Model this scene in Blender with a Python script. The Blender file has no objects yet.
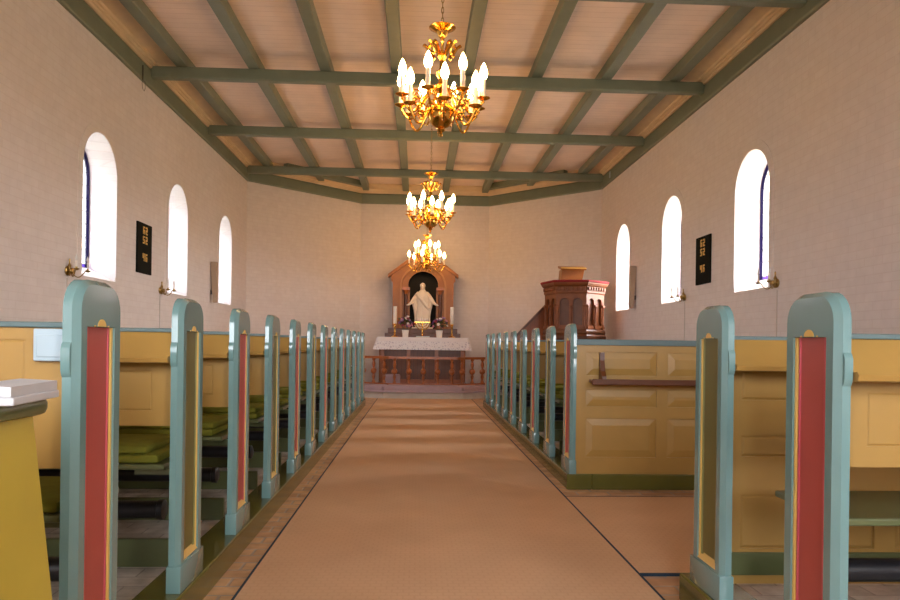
import bpy, bmesh, math, random
from mathutils import Vector, Matrix
PI = math.pi
random.seed(7)
scn = bpy.context.scene
C = scn.collection

# ------------------------------------------------------------------ camera
cam_d = bpy.data.cameras.new('camera'); cam = bpy.data.objects.new('camera', cam_d); C.objects.link(cam)
YAW, ROLL = .0437, .0137
fw = Vector((math.sin(YAW), math.cos(YAW), 0)); rt0 = Vector((math.cos(YAW), -math.sin(YAW), 0)); up0 = Vector((0, 0, 1))
# the camera was held tipped a little: level lines fall to the right in the picture
rt = math.cos(ROLL)*rt0 + math.sin(ROLL)*up0
up = -math.sin(ROLL)*rt0 + math.cos(ROLL)*up0
cam.matrix_world = Matrix(((rt.x, up.x, -fw.x, 0), (rt.y, up.y, -fw.y, 0), (rt.z, up.z, -fw.z, 1.105), (0, 0, 0, 1)))
cam_d.sensor_width = 36; cam_d.lens = 740/900*36
cam_d.shift_y = 43.2/900
cam_d.clip_start = .05
scn.camera = cam

# ------------------------------------------------------------------ sky and exposure (overcast daylight, no direct sun)
SKY, EXPO = 21.0, 1.0
w = bpy.data.worlds.new('World'); scn.world = w; w.use_nodes = True
nt = w.node_tree; bg = nt.nodes['Background']
tc = nt.nodes.new('ShaderNodeTexCoord'); sx = nt.nodes.new('ShaderNodeSeparateXYZ')
cr = nt.nodes.new('ShaderNodeValToRGB')
cr.color_ramp.elements[0].position = .48; cr.color_ramp.elements[0].color = (.30, .30, .25, 1)
cr.color_ramp.elements[1].position = .53; cr.color_ramp.elements[1].color = (.93, .96, 1, 1)
mr = nt.nodes.new('ShaderNodeMapRange'); mr.inputs[1].default_value = -1; mr.inputs[2].default_value = 1
nt.links.new(tc.outputs['Generated'], sx.inputs[0]); nt.links.new(sx.outputs[2], mr.inputs[0])
nt.links.new(mr.outputs[0], cr.inputs[0])
# the sky is brighter and warmer on the sunny right-hand side than on the left
m2 = nt.nodes.new('ShaderNodeMapRange'); m2.inputs[1].default_value = -.8; m2.inputs[2].default_value = .8
c2 = nt.nodes.new('ShaderNodeValToRGB'); c2.color_ramp.elements[0].color = (.34, .37, .42, 1); c2.color_ramp.elements[1].color = (1, .93, .86, 1)
mxs = nt.nodes.new('ShaderNodeMix'); mxs.data_type = 'RGBA'; mxs.blend_type = 'MULTIPLY'; mxs.inputs['Factor'].default_value = 1
nt.links.new(sx.outputs[0], m2.inputs[0]); nt.links.new(m2.outputs[0], c2.inputs[0])
nt.links.new(cr.outputs[0], mxs.inputs['A']); nt.links.new(c2.outputs[0], mxs.inputs['B']); nt.links.new(mxs.outputs['Result'], bg.inputs[0])
bg.inputs[1].default_value = SKY
vs = scn.view_settings
vs.view_transform = 'Standard'; vs.look = 'None'; vs.gamma = 1; vs.use_curve_mapping = False
vs.exposure = EXPO

# ------------------------------------------------------------------ materials
def lin(c):
    return tuple(((v/255)/12.92 if v/255 <= .04045 else ((v/255+.055)/1.055)**2.4) for v in c)
def mat(name, rgb, rough=.5, metal=0., var=.06, scale=6., bump=0., bscale=60., spec=.5, emit=None, estr=0, coat=0):
    m = bpy.data.materials.new(name); m.use_nodes = True; n = m.node_tree; b = n.nodes['Principled BSDF']
    col = lin(rgb)
    tcx = n.nodes.new('ShaderNodeTexCoord')
    nz = n.nodes.new('ShaderNodeTexNoise'); nz.inputs['Scale'].default_value = scale; nz.inputs['Detail'].default_value = 4
    n.links.new(tcx.outputs['Object'], nz.inputs['Vector'])
    rp = n.nodes.new('ShaderNodeValToRGB')
    rp.color_ramp.elements[0].position = .3; rp.color_ramp.elements[1].position = .7
    rp.color_ramp.elements[0].color = tuple(v*(1-var) for v in col)+(1,)
    rp.color_ramp.elements[1].color = tuple(min(1, v*(1+var)) for v in col)+(1,)
    n.links.new(nz.outputs['Fac'], rp.inputs[0]); n.links.new(rp.outputs[0], b.inputs['Base Color'])
    b.inputs['Roughness'].default_value = rough; b.inputs['Metallic'].default_value = metal
    b.inputs['Specular IOR Level'].default_value = spec
    if coat: b.inputs['Coat Weight'].default_value = coat; b.inputs['Coat Roughness'].default_value = .07
    if bump:
        n2 = n.nodes.new('ShaderNodeTexNoise'); n2.inputs['Scale'].default_value = bscale; n2.inputs['Detail'].default_value = 3
        n.links.new(tcx.outputs['Object'], n2.inputs['Vector'])
        bp = n.nodes.new('ShaderNodeBump'); bp.inputs['Strength'].default_value = bump; bp.inputs['Distance'].default_value = .01
        n.links.new(n2.outputs['Fac'], bp.inputs['Height']); n.links.new(bp.outputs[0], b.inputs['Normal'])
    if emit:
        b.inputs['Emission Color'].default_value = lin(emit)+(1,); b.inputs['Emission Strength'].default_value = estr
    return m
def brick_mat(name, c1, c2, cm, axis, bw, rh, mortar, rough=.8, bump=.3, dist=.006, noise=.5):
    """masonry pattern in the plane of a wall or floor; axis = horizontal direction of the courses, None for floors"""
    m = bpy.data.materials.new(name); m.use_nodes = True; n = m.node_tree; b = n.nodes['Principled BSDF']
    g = n.nodes.new('ShaderNodeNewGeometry'); cb = n.nodes.new('ShaderNodeCombineXYZ'); sp = n.nodes.new('ShaderNodeSeparateXYZ')
    n.links.new(g.outputs['Position'], sp.inputs[0])
    if axis is None:
        n.links.new(sp.outputs[0], cb.inputs[0]); n.links.new(sp.outputs[1], cb.inputs[1])
    elif axis == 'swap':
        n.links.new(sp.outputs[1], cb.inputs[0]); n.links.new(sp.outputs[0], cb.inputs[1])
    else:
        d = n.nodes.new('ShaderNodeVectorMath'); d.operation = 'DOT_PRODUCT'; d.inputs[1].default_value = axis
        n.links.new(g.outputs['Position'], d.inputs[0]); n.links.new(d.outputs['Value'], cb.inputs[0]); n.links.new(sp.outputs[2], cb.inputs[1])
    br = n.nodes.new('ShaderNodeTexBrick'); br.inputs['Scale'].default_value = 1
    br.inputs['Brick Width'].default_value = bw; br.inputs['Row Height'].default_value = rh; br.inputs['Mortar Size'].default_value = mortar
    br.inputs['Mortar Smooth'].default_value = .6
    br.inputs['Color1'].default_value = lin(c1)+(1,); br.inputs['Color2'].default_value = lin(c2)+(1,); br.inputs['Mortar'].default_value = lin(cm)+(1,)
    n.links.new(cb.outputs[0], br.inputs['Vector'])
    nz = n.nodes.new('ShaderNodeTexNoise'); nz.inputs['Scale'].default_value = 9; nz.inputs['Detail'].default_value = 5
    n.links.new(g.outputs['Position'], nz.inputs['Vector'])
    mx = n.nodes.new('ShaderNodeMix'); mx.data_type = 'RGBA'; mx.blend_type = 'MULTIPLY'; mx.inputs['Factor'].default_value = noise
    rp = n.nodes.new('ShaderNodeValToRGB'); rp.color_ramp.elements[0].position = .3; rp.color_ramp.elements[1].position = .7
    rp.color_ramp.elements[0].color = (.55, .53, .5, 1); rp.color_ramp.elements[1].color = (1, 1, 1, 1)
    n.links.new(nz.outputs['Fac'], rp.inputs[0])
    n.links.new(br.outputs['Color'], mx.inputs['A']); n.links.new(rp.outputs[0], mx.inputs['B']); n.links.new(mx.outputs['Result'], b.inputs['Base Color'])
    b.inputs['Roughness'].default_value = rough; b.inputs['Specular IOR Level'].default_value = .3
    inv = n.nodes.new('ShaderNodeMath'); inv.operation = 'MULTIPLY_ADD'; inv.inputs[1].default_value = -1
    n.links.new(br.outputs['Fac'], inv.inputs[0]); n.links.new(nz.outputs['Fac'], inv.inputs[2])
    bp = n.nodes.new('ShaderNodeBump'); bp.inputs['Strength'].default_value = bump; bp.inputs['Distance'].default_value = dist
    n.links.new(inv.outputs[0], bp.inputs['Height']); n.links.new(bp.outputs[0], b.inputs['Normal'])
    return m
def line_mat(name, rgb, dark, axis, pitch, width=.06, rough=.6, spec=.3, var=.06):
    """boards: thin dark joint every pitch metres along an axis, plus slight grain"""
    m = mat(name, rgb, rough, var=var, scale=3, spec=spec); n = m.node_tree; b = n.nodes['Principled BSDF']
    g = n.nodes.new('ShaderNodeNewGeometry'); d = n.nodes.new('ShaderNodeVectorMath'); d.operation = 'DOT_PRODUCT'; d.inputs[1].default_value = axis
    n.links.new(g.outputs['Position'], d.inputs[0])
    dv = n.nodes.new('ShaderNodeMath'); dv.operation = 'DIVIDE'; dv.inputs[1].default_value = pitch
    fr = n.nodes.new('ShaderNodeMath'); fr.operation = 'FRACT'; lt = n.nodes.new('ShaderNodeMath'); lt.operation = 'LESS_THAN'; lt.inputs[1].default_value = width
    n.links.new(d.outputs['Value'], dv.inputs[0]); n.links.new(dv.outputs[0], fr.inputs[0]); n.links.new(fr.outputs[0], lt.inputs[0])
    mx = n.nodes.new('ShaderNodeMix'); mx.data_type = 'RGBA'
    src = b.inputs['Base Color'].links[0].from_socket
    n.links.new(lt.outputs[0], mx.inputs['Factor']); n.links.new(src, mx.inputs['A']); mx.inputs['B'].default_value = lin(dark)+(1,)
    n.links.new(mx.outputs['Result'], b.inputs['Base Color'])
    return m
WALLC = ((232, 223, 220), (229, 219, 216), (225, 214, 210))
M = dict(
    wall_side=brick_mat('whitewashed_brick_side', *WALLC, (0, 1, 0), .24, .075, .006, .85, .13, .004, .15),
    wall_back=brick_mat('whitewashed_brick_back', *WALLC, (1, 0, 0), .24, .075, .006, .85, .13, .004, .15),
    wall_dl=brick_mat('whitewashed_brick_diagonal', *WALLC, (.707, .707, 0), .24, .075, .006, .85, .13, .004, .15),
    wall_dr=brick_mat('whitewashed_brick_diagonal_other', *WALLC, (.707, -.707, 0), .24, .075, .006, .85, .13, .004, .15),
    plaster=mat('white_plaster', (238, 232, 226), .85, bump=.15, bscale=30, spec=.2, var=.02),
    boards=line_mat('ceiling_boards', (240, 216, 200), (214, 186, 168), (0, 1, 0), .125, .05),
    cove=mat('cream_cove_paint', (222, 196, 160), .5),
    green=mat('grey_green_paint', (118, 126, 108), .45, bump=.05),
    teal=mat('teal_gloss_paint', (112, 146, 145), .25, var=.04, bump=.03, bscale=25, coat=.6),
    slate=mat('blue_grey_paint', (92, 112, 112), .4),
    yellow=mat('ochre_yellow_paint', (170, 132, 68), .38, var=.05, bump=.03, bscale=20),
    red=mat('brick_red_paint', (178, 78, 70), .4),
    pink=mat('rose_red_paint', (196, 84, 96), .35),
    olivep=mat('olive_panel_paint', (112, 104, 52), .4),
    olivem=mat('moss_green_moulding_paint', (132, 128, 76), .35),
    gold=mat('pale_yellow_paint', (224, 184, 96), .35),
    plinth=mat('dark_olive_gloss_paint', (96, 92, 38), .25, var=.12, scale=4, coat=.3),
    seatg=mat('moss_green_paint', (92, 98, 62), .3, coat=.2),
    pad=mat('olive_wool_fabric', (118, 116, 42), .95, bump=.3, bscale=250, var=.1, scale=20, spec=.1),
    heater=mat('black_iron', (28, 26, 30), .4, bump=.1),
    wood=line_mat('stained_wood', (142, 78, 38), (96, 50, 26), (1, 0, 0), .09, .04, .35, .5, .15),
    woodp=mat('polished_brown_wood', (164, 90, 40), .28, var=.2, scale=9, coat=.3),
    woodo=mat('orange_brown_wood', (156, 92, 28), .38, var=.1, scale=6),
    woodd=mat('dark_stained_wood', (98, 54, 28), .35, var=.2, scale=8),
    pulpit=mat('reddish_carved_wood', (126, 68, 30), .5, var=.15, scale=8),
    niche=mat('near_black_niche', (26, 22, 22), .8),  # near-black colour for the back and sides of the niche
    marble=mat('white_marble', (238, 224, 210), .5, var=.03),
    brass=mat('polished_brass', (236, 180, 84), .16, metal=1, var=.03),
    brassd=mat('aged_brass', (168, 138, 84), .3, metal=1),
    wax=mat('white_candle_wax', (246, 238, 228), .5, var=.01),
    bulb=mat('lit_flame_bulb', (255, 220, 160), .4, emit=(255, 200, 126), estr=30),
    clear=mat('unlit_clear_bulb', (226, 222, 216), .12),
    linen=mat('white_linen', (236, 228, 226), .9, var=.02, spec=.1),
    redplush=mat('crimson_velvet', (136, 26, 34), .9),
    plush=mat('mauve_pink_plush', (174, 148, 152), .95, bump=.2, bscale=200),
    navy=mat('navy_carpet_edging', (38, 56, 72), .95),
    black=mat('black_lacquer', (22, 24, 20), .8, spec=.1),
    giltn=mat('gilt_numerals', (244, 196, 104), .4),
    white=mat('white_plastic', (172, 190, 200), .35, var=.01),
    paper=mat('white_paper', (200, 200, 204), .8, var=.03),
    lead=mat('lead_came', (60, 60, 70), .6),
    spk=mat('beige_speaker_cloth', (186, 160, 138), .8),
    stemg=mat('dark_green_leaf', (58, 78, 40), .7),
    cable=mat('grey_cable_cover', (196, 184, 176), .6),
    wire=mat('dark_wire', (70, 62, 56), .5),
    floor=brick_mat('brown_brick_pavers', (228, 184, 138), (196, 152, 116), (190, 172, 156), None, .24, .12, .010, .55, .6, .006, .8),
    pewfloor=brick_mat('worn_grey_pavers', (222, 214, 206), (196, 188, 180), (170, 164, 158), None, .24, .12, .005, .6, .6, .006, 1.),
    step=mat('pale_step_paint', (206, 196, 184), .7),
    stone=mat('chancel_stone', (150, 132, 116), .7),
    woodk=line_mat('dark_planked_wood', (112, 62, 32), (64, 34, 18), (1, 0, 0), .085, .06, .4, .5, .2),
    goldm=mat('light_brown_wood', (176, 116, 62), .4),
    standy=mat('olive_yellow_paint', (186, 162, 62), .4),
    west=mat('west_wall_whitewash', (226, 214, 204), .9),
)
def carpet_mat():
    m = mat('beige_woven_carpet', (208, 170, 136), .95, var=.05, scale=2, spec=.05); n = m.node_tree; b = n.nodes['Principled BSDF']
    g = n.nodes.new('ShaderNodeNewGeometry'); ck = n.nodes.new('ShaderNodeTexBrick'); ck.inputs['Scale'].default_value = 1
    ck.inputs['Brick Width'].default_value = .05; ck.inputs['Row Height'].default_value = .04; ck.inputs['Mortar Size'].default_value = .007; ck.inputs['Mortar Smooth'].default_value = 1
    n.links.new(g.outputs['Position'], ck.inputs['Vector'])
    mx = n.nodes.new('ShaderNodeMix'); mx.data_type = 'RGBA'; mx.blend_type = 'MULTIPLY'
    src = b.inputs['Base Color'].links[0].from_socket
    mul = n.nodes.new('ShaderNodeMath'); mul.operation = 'MULTIPLY'; mul.inputs[1].default_value = .28
    n.links.new(ck.outputs['Fac'], mul.inputs[0]); n.links.new(mul.outputs[0], mx.inputs['Factor'])
    n.links.new(src, mx.inputs['A']); mx.inputs['B'].default_value = (.82, .78, .74, 1)
    n.links.new(mx.outputs['Result'], b.inputs['Base Color'])
    bp = n.nodes.new('ShaderNodeBump'); bp.inputs['Strength'].default_value = .2; bp.inputs['Distance'].default_value = .004; bp.invert = True
    n.links.new(ck.outputs['Fac'], bp.inputs['Height']); n.links.new(bp.outputs[0], b.inputs['Normal'])
    return m
M['carpet'] = carpet_mat()
def glass_mat(name, tint):
    m = bpy.data.materials.new(name); m.use_nodes = True; n = m.node_tree
    for x in list(n.nodes): n.nodes.remove(x)
    o = n.nodes.new('ShaderNodeOutputMaterial'); t = n.nodes.new('ShaderNodeBsdfTransparent'); gl = n.nodes.new('ShaderNodeBsdfGlossy')
    nz = n.nodes.new('ShaderNodeTexNoise'); nz.inputs['Scale'].default_value = 5
    rp = n.nodes.new('ShaderNodeValToRGB'); rp.color_ramp.elements[0].color = tuple(v*.85 for v in tint)+(1,); rp.color_ramp.elements[1].color = tint+(1,)
    n.links.new(nz.outputs['Fac'], rp.inputs[0]); n.links.new(rp.outputs[0], t.inputs[0])
    gl.inputs['Roughness'].default_value = .05
    mx = n.nodes.new('ShaderNodeMixShader'); mx.inputs[0].default_value = .05
    n.links.new(t.outputs[0], mx.inputs[1]); n.links.new(gl.outputs[0], mx.inputs[2]); n.links.new(mx.outputs[0], o.inputs[0])
    return m
M['glass'] = glass_mat('cathedral_glass', (.86, .88, .90))
M['blueglass'] = glass_mat('violet_blue_border_glass', (.045, .024, .19))
M['redglass'] = glass_mat('ruby_glass', (.10, .02, .03))

# ------------------------------------------------------------------ mesh helpers
class MB:
    def __init__(s): s.bm = bmesh.new()
    def box(s, x0, y0, z0, x1, y1, z1, bev=0):
        r = bmesh.ops.create_cube(s.bm, size=1)
        for v in r['verts']:
            v.co = Vector(((x0+x1)/2+v.co.x*(x1-x0), (y0+y1)/2+v.co.y*(y1-y0), (z0+z1)/2+v.co.z*(z1-z0)))
        if bev:
            es = list({e for v in r['verts'] for e in v.link_edges})
            bmesh.ops.bevel(s.bm, geom=es, offset=bev, segments=2, affect='EDGES', profile=.5)
        return s
    def lathe(s, prof, seg=16, at=(0, 0, 0), mtx=None, ang=0):
        rings = []
        T = Matrix.Translation(Vector(at)) @ (mtx if mtx else Matrix())
        for r, z in prof:
            if r < 1e-5: rings.append([s.bm.verts.new(T @ Vector((0, 0, z)))])
            else: rings.append([s.bm.verts.new(T @ Vector((r*math.cos(2*PI*k/seg+ang), r*math.sin(2*PI*k/seg+ang), z))) for k in range(seg)])
        for a, b in zip(rings, rings[1:]):
            for k in range(seg):
                k2 = (k+1) % seg
                if len(a) == 1 and len(b) == 1: continue
                if len(a) == 1: f = (a[0], b[k], b[k2])
                elif len(b) == 1: f = (a[k], a[k2], b[0])
                else: f = (a[k], a[k2], b[k2], b[k])
                s.bm.faces.new(f)
        for ring in (rings[0], rings[-1]):
            if len(ring) > 2:
                try: s.bm.faces.new(ring)
                except ValueError: pass
        return s
    def tube(s, pts, r, seg=8, closed=False):
        pts = [Vector(p) for p in pts]; n = len(pts); rings = []
        rr = r if isinstance(r, (list, tuple)) else [r]*n
        prev = None
        for i, p in enumerate(pts):
            if closed: t = (pts[(i+1) % n]-pts[i-1]).normalized()
            else: t = (pts[min(i+1, n-1)]-pts[max(i-1, 0)]).normalized()
            if prev is None:
                a = Vector((0, 0, 1)) if abs(t.z) < .9 else Vector((1, 0, 0)); u = t.cross(a).normalized()
            else:
                u = (prev - t*prev.dot(t)); u = u.normalized() if u.length > 1e-6 else t.orthogonal().normalized()
            prev = u; v = t.cross(u)
            rings.append([s.bm.verts.new(p+rr[i]*(math.cos(2*PI*k/seg)*u+math.sin(2*PI*k/seg)*v)) for k in range(seg)])
        pairs = list(zip(rings, rings[1:]))+([(rings[-1], rings[0])] if closed else [])
        for a, b in pairs:
            for k in range(seg):
                k2 = (k+1) % seg; s.bm.faces.new((a[k], a[k2], b[k2], b[k]))
        if not closed:
            s.bm.faces.new(rings[0]); s.bm.faces.new(rings[-1])
        return s
    def prism(s, poly, f0, f1, close=True):
        """poly = 2D points; f0, f1 map a 2D point to 3D at either face"""
        a = [s.bm.verts.new(f0(*p)) for p in poly]; b = [s.bm.verts.new(f1(*p)) for p in poly]; n = len(poly)
        for k in range(n): s.bm.faces.new((a[k], a[(k+1) % n], b[(k+1) % n], b[k]))
        if close: s.bm.faces.new(a); s.bm.faces.new(b)
        return s
    def fill(s, loops):
        """flat face with holes; loops = lists of 3D points"""
        es = []; vs = []
        for lp in loops:
            v = [s.bm.verts.new(p) for p in lp]; vs.append(v)
            es += [s.bm.edges.new((v[k], v[(k+1) % len(v)])) for k in range(len(v))]
        nrm = None
        bmesh.ops.triangle_fill(s.bm, use_beauty=True, use_dissolve=False, edges=es)
        return vs
    def bridge(s, la, lb):
        a = [s.bm.verts.new(p) for p in la]; b = [s.bm.verts.new(p) for p in lb]; n = len(a)
        for k in range(n): s.bm.faces.new((a[k], a[(k+1) % n], b[(k+1) % n], b[k]))
        return s
    def ball(s, c, r, sc=(1, 1, 1), u=12, v=8, rot=None):
        m = Matrix.Translation(Vector(c)) @ (rot.to_4x4() if rot else Matrix()) @ Matrix.Diagonal((*sc, 1))
        bmesh.ops.create_uvsphere(s.bm, u_segments=u, v_segments=v, radius=r, matrix=m); return s
    def mesh(s, name, smooth=False):
        bmesh.ops.remove_doubles(s.bm, verts=s.bm.verts, dist=1e-5)
        bmesh.ops.recalc_face_normals(s.bm, faces=s.bm.faces)
        me = bpy.data.meshes.new(name); s.bm.to_mesh(me); s.bm.free()
        if smooth:
            for p in me.polygons: p.use_smooth = True
            if smooth is not True: me.set_sharp_from_angle(angle=smooth)
        return me
CACHE = {}
def link(name, me, m, parent=None, loc=(0, 0, 0), rot=(0, 0, 0)):
    o = bpy.data.objects.new(name, me); C.objects.link(o)
    if parent: o.parent = parent
    o.location = loc; o.rotation_euler = rot
    if m is not None and not me.materials: me.materials.append(m)
    return o
def part(name, mb, m, parent=None, smooth=False, loc=(0, 0, 0), rot=(0, 0, 0), label=None):
    o = link(name, mb.mesh(name, smooth), m, parent, loc, rot)
    if label: o['label'] = label
    return o
def shared(key, name, build, m, parent, smooth=False, loc=(0, 0, 0), rot=(0, 0, 0), label=None):
    """an object of its own whose mesh is built once per key"""
    if key not in CACHE: CACHE[key] = build().mesh(name, smooth)
    o = link(name, CACHE[key], m, parent, loc, rot)
    if label: o['label'] = label
    return o
def tag(o, label, cat, group=None):
    o['label'] = label; o['category'] = cat
    if group: o['group'] = group
    return o
def thing(name, label, cat, loc=(0, 0, 0), rotz=0, group=None):
    o = bpy.data.objects.new(name, None); C.objects.link(o); o.empty_display_size = .1
    o.location = loc; o.rotation_euler = (0, 0, rotz)
    return tag(o, label, cat, group)
def struct(name, mb, m, parent=None, smooth=False):
    o = part(name, mb, m, parent, smooth)
    if parent is None: o['kind'] = 'structure'
    return o
SM = math.radians(35)

# ------------------------------------------------------------------ the room
XW, XE, CX = -3.5, 3.78, .14
YC, YB, YS, H = 15.19, 17.36, -2.2, 4.95
BL, BR = -1.36, 1.64
struct('floor', MB().box(XW-.4, YS-.4, -.2, XE+.4, YB+.5, 0), M['floor'])
struct('floor.001', MB().box(XW, 1.9, -.02, -1.06, 12.95, .08), M['pewfloor'])['label'] = 'worn grey pavers under the left block of pews'
struct('floor.002', MB().box(1.34, 5.64, -.02, XE, 12.85, .08), M['pewfloor'])['label'] = 'worn grey pavers under the far right block of pews'
struct('floor.003', MB().box(1.34, 1.6, -.02, XE, 3.17, .08), M['pewfloor'])['label'] = 'worn grey pavers under the near right pews'

WIN_Y = [8.28, 10.92, 13.56]
Z0, Z1, HW = 1.76, 3.35, .43
def arch(hw, z0, z1, n=20):
    """outline in (y, z): up the right jamb, over the round head, down the left jamb"""
    pts = [(hw, z0)]
    for k in range(n+1):
        a = PI*k/n; pts.append((hw*math.cos(a), z1-hw+hw*math.sin(a)))
    pts.append((-hw, z0)); return pts
def side_wall(name, X, sgn, m):
    mb = MB(); D = .265*sgn; OUT = .52*sgn
    ed = [YS-.4]+[(a+b)/2 for a, b in zip(WIN_Y, WIN_Y[1:])]+[YC+.02]
    for k, yc in enumerate(WIN_Y):
        a, b = ed[k], ed[k+1]
        inn = [(yc+p, q) for p, q in arch(HW, Z0, Z1)]
        gla = [(yc+p, q) for p, q in arch(HW-.07, Z0+.14, Z1-.05)]
        gin = [(yc+p, q) for p, q in arch(HW+.05, Z0+.02, Z1+.07)]
        rect = [(a, -.1), (b, -.1), (b, H), (a, H)]
        mb.fill([[(X, *p) for p in rect], [(X, *p) for p in inn]])
        mb.bridge([(X, *p) for p in inn], [(X+D, *p) for p in gla])
        mb.bridge([(X+D, *p) for p in gla], [(X+OUT, *p) for p in gin])
        mb.fill([[(X+OUT, *p) for p in rect], [(X+OUT, *p) for p in gin]])
        # shallow plaster band round the opening
        o1 = arch(HW+.11, Z0+.05, Z1+.11); i1 = arch(HW+.001, Z0+.05, Z1+.001)
        mb.prism([(yc+p, q) for p, q in o1]+[(yc+p, q) for p, q in reversed(i1)], lambda y, z: (X-.005*sgn, y, z), lambda y, z: (X+.01*sgn, y, z))
    mb.box(min(X, X+OUT), ed[0], H-.001, max(X, X+OUT), ed[-1], H+.1)
    return struct(name, mb, m)
side_wall('wall_left', XW, -1, M['wall_side'])
side_wall('wall_right', XE, 1, M['wall_side'])
def slab(p, q, t, m, name):
    p, q = Vector(p), Vector(q); d = (q-p).normalized(); n = Vector((-d.y, d.x))*t
    poly = [p, q, q+n, p+n]
    struct(name, MB().prism([tuple(v) for v in poly], lambda x, y: (x, y, -.1), lambda x, y: (x, y, H+.05)), m)
e = .30
slab((XW-.02, YC-.02), (BL+.0, YB), .4, M['wall_dl'], 'wall_chancel_left')
slab((BL-.12, YB), (BR+.12, YB), .4, M['wall_back'], 'wall_back')
slab((BR, YB), (XE+.02, YC-.02), .4, M['wall_dr'], 'wall_chancel_right')
fw_ = MB(); WX = (-2.2, CX, 2.48)  # rear wall out of view; its three openings are added to let in daylight
ar_ = [[(xc+p, q) for p, q in arch(.55, 1.3, 3.9)] for xc in WX]
rc_ = [(XW-.5, -.1), (XE+.5, -.1), (XE+.5, H+.05), (XW-.5, H+.05)]
for y in (YS, YS-.4): fw_.fill([[(p, y, q) for p, q in rc_]]+[[(p, y, q) for p, q in a] for a in ar_])
for a in ar_: fw_.bridge([(p, YS, q) for p, q in a], [(p, YS-.4, q) for p, q in a])
fw_.bridge([(p, YS, q) for p, q in rc_], [(p, YS-.4, q) for p, q in rc_])
struct('wall_front', fw_, M['west'])
# inner faces of the octagonal end
RING = [Vector((XW, YS)), Vector((XW, YC)), Vector((BL, YB)), Vector((BR, YB)), Vector((XE, YC)), Vector((XE, YS))]
def inset_ring(d):
    out = []
    n = len(RING)
    for i, p in enumerate(RING):
        def nrm(a, b): t = (b-a).normalized(); return Vector((t.y, -t.x))
        if i == 0: out.append(p+nrm(RING[0], RING[1])*d); continue
        if i == n-1: out.append(p+nrm(RING[-2], RING[-1])*d); continue
        n1, n2 = nrm(RING[i-1], p), nrm(p, RING[i+1]); b = (n1+n2).normalized()
        out.append(p+b*d/b.dot(n1))
    return out
def sweep(prof):
    """prof = list of (inset from wall, z); swept round the room"""
    mb = MB(); rings = [inset_ring(d) for d, z in prof]
    vs = [[mb.bm.verts.new((r[i].x, r[i].y, z)) for (d, z), r in zip(prof, rings)] for i in range(len(RING))]
    for a, b in zip(vs, vs[1:]):
        for k in range(len(prof)):
            k2 = (k+1) % len(prof); mb.bm.faces.new((a[k], a[k2], b[k2], b[k]))
    mb.bm.faces.new(vs[0]); mb.bm.faces.new(vs[-1]); return mb
struct('trim_1', sweep([(-.05, 4.335), (.035, 4.335), (.045, 4.36), (.045, 4.54), (.03, 4.57), (-.05, 4.57)]), M['green'])['label'] = 'dark green wall plate running round the top of the walls'
struct('trim_2', sweep([(-.03, 4.571), (.05, 4.571), (.06, 4.578), (.065, 4.60), (.085, 4.605), (.09, 4.625), (.115, 4.63), (.125, 4.655), (.15, 4.66), (.335, 4.705), (.335, 4.76), (-.03, 4.76)]), M['cove'])['label'] = 'cream moulded cornice under the ceiling boards'
struct('ceiling', MB().prism([(XW-.5, YS-.4), (XE+.5, YS-.4), (XE+.5, YC), (BR+.1, YB+.45), (BL-.1, YB+.45), (XW-.5, YC)], lambda x, y: (x, y, 4.74), lambda x, y: (x, y, 5.05)), M['boards'])
# long joists and the cross beams that carry them
def wall_y(x):
    if x < BL: return YC+(x-XW)*(YB-YC)/(BL-XW)
    if x > BR: return YC+(XE-x)*(YB-YC)/(XE-BR)
    return YB
for k in range(8):
    x = CX+(k-3.5)*.918
    o = struct('beam', MB().box(x-.072, YS, 4.605, x+.072, min(wall_y(x-.075), wall_y(x+.075))-.2, 4.75, .012), M['green'])
    o['label'] = 'grey-green ceiling joist running the length of the nave'
for y in (15.02, 12.27, 9.69, 7.10, 4.5, 1.9, -.7):
    o = struct('beam', MB().box(XW+.03, y-.06, 4.455, XE-.03, y+.06, 4.61, .022), M['green'])
    o['label'] = 'grey-green cross beam spanning the nave'
# two short diagonal beams in the octagonal end
for s, (p, q) in enumerate((((XW+.75, YC+.1), (BL+.1, YB-.5)), ((XE-.75, YC+.1), (BR-.1, YB-.5)))):
    p, q = Vector(p), Vector(q); d = (q-p).normalized(); n = Vector((-d.y, d.x))*.07
    o = struct('beam', MB().prism([tuple(v) for v in (p-n, q-n, q+n, p+n)], lambda x, y: (x, y, 4.62), lambda x, y: (x, y, 4.745)), M['green'])
    o['label'] = 'grey-green diagonal beam over the octagonal chancel'

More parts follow.
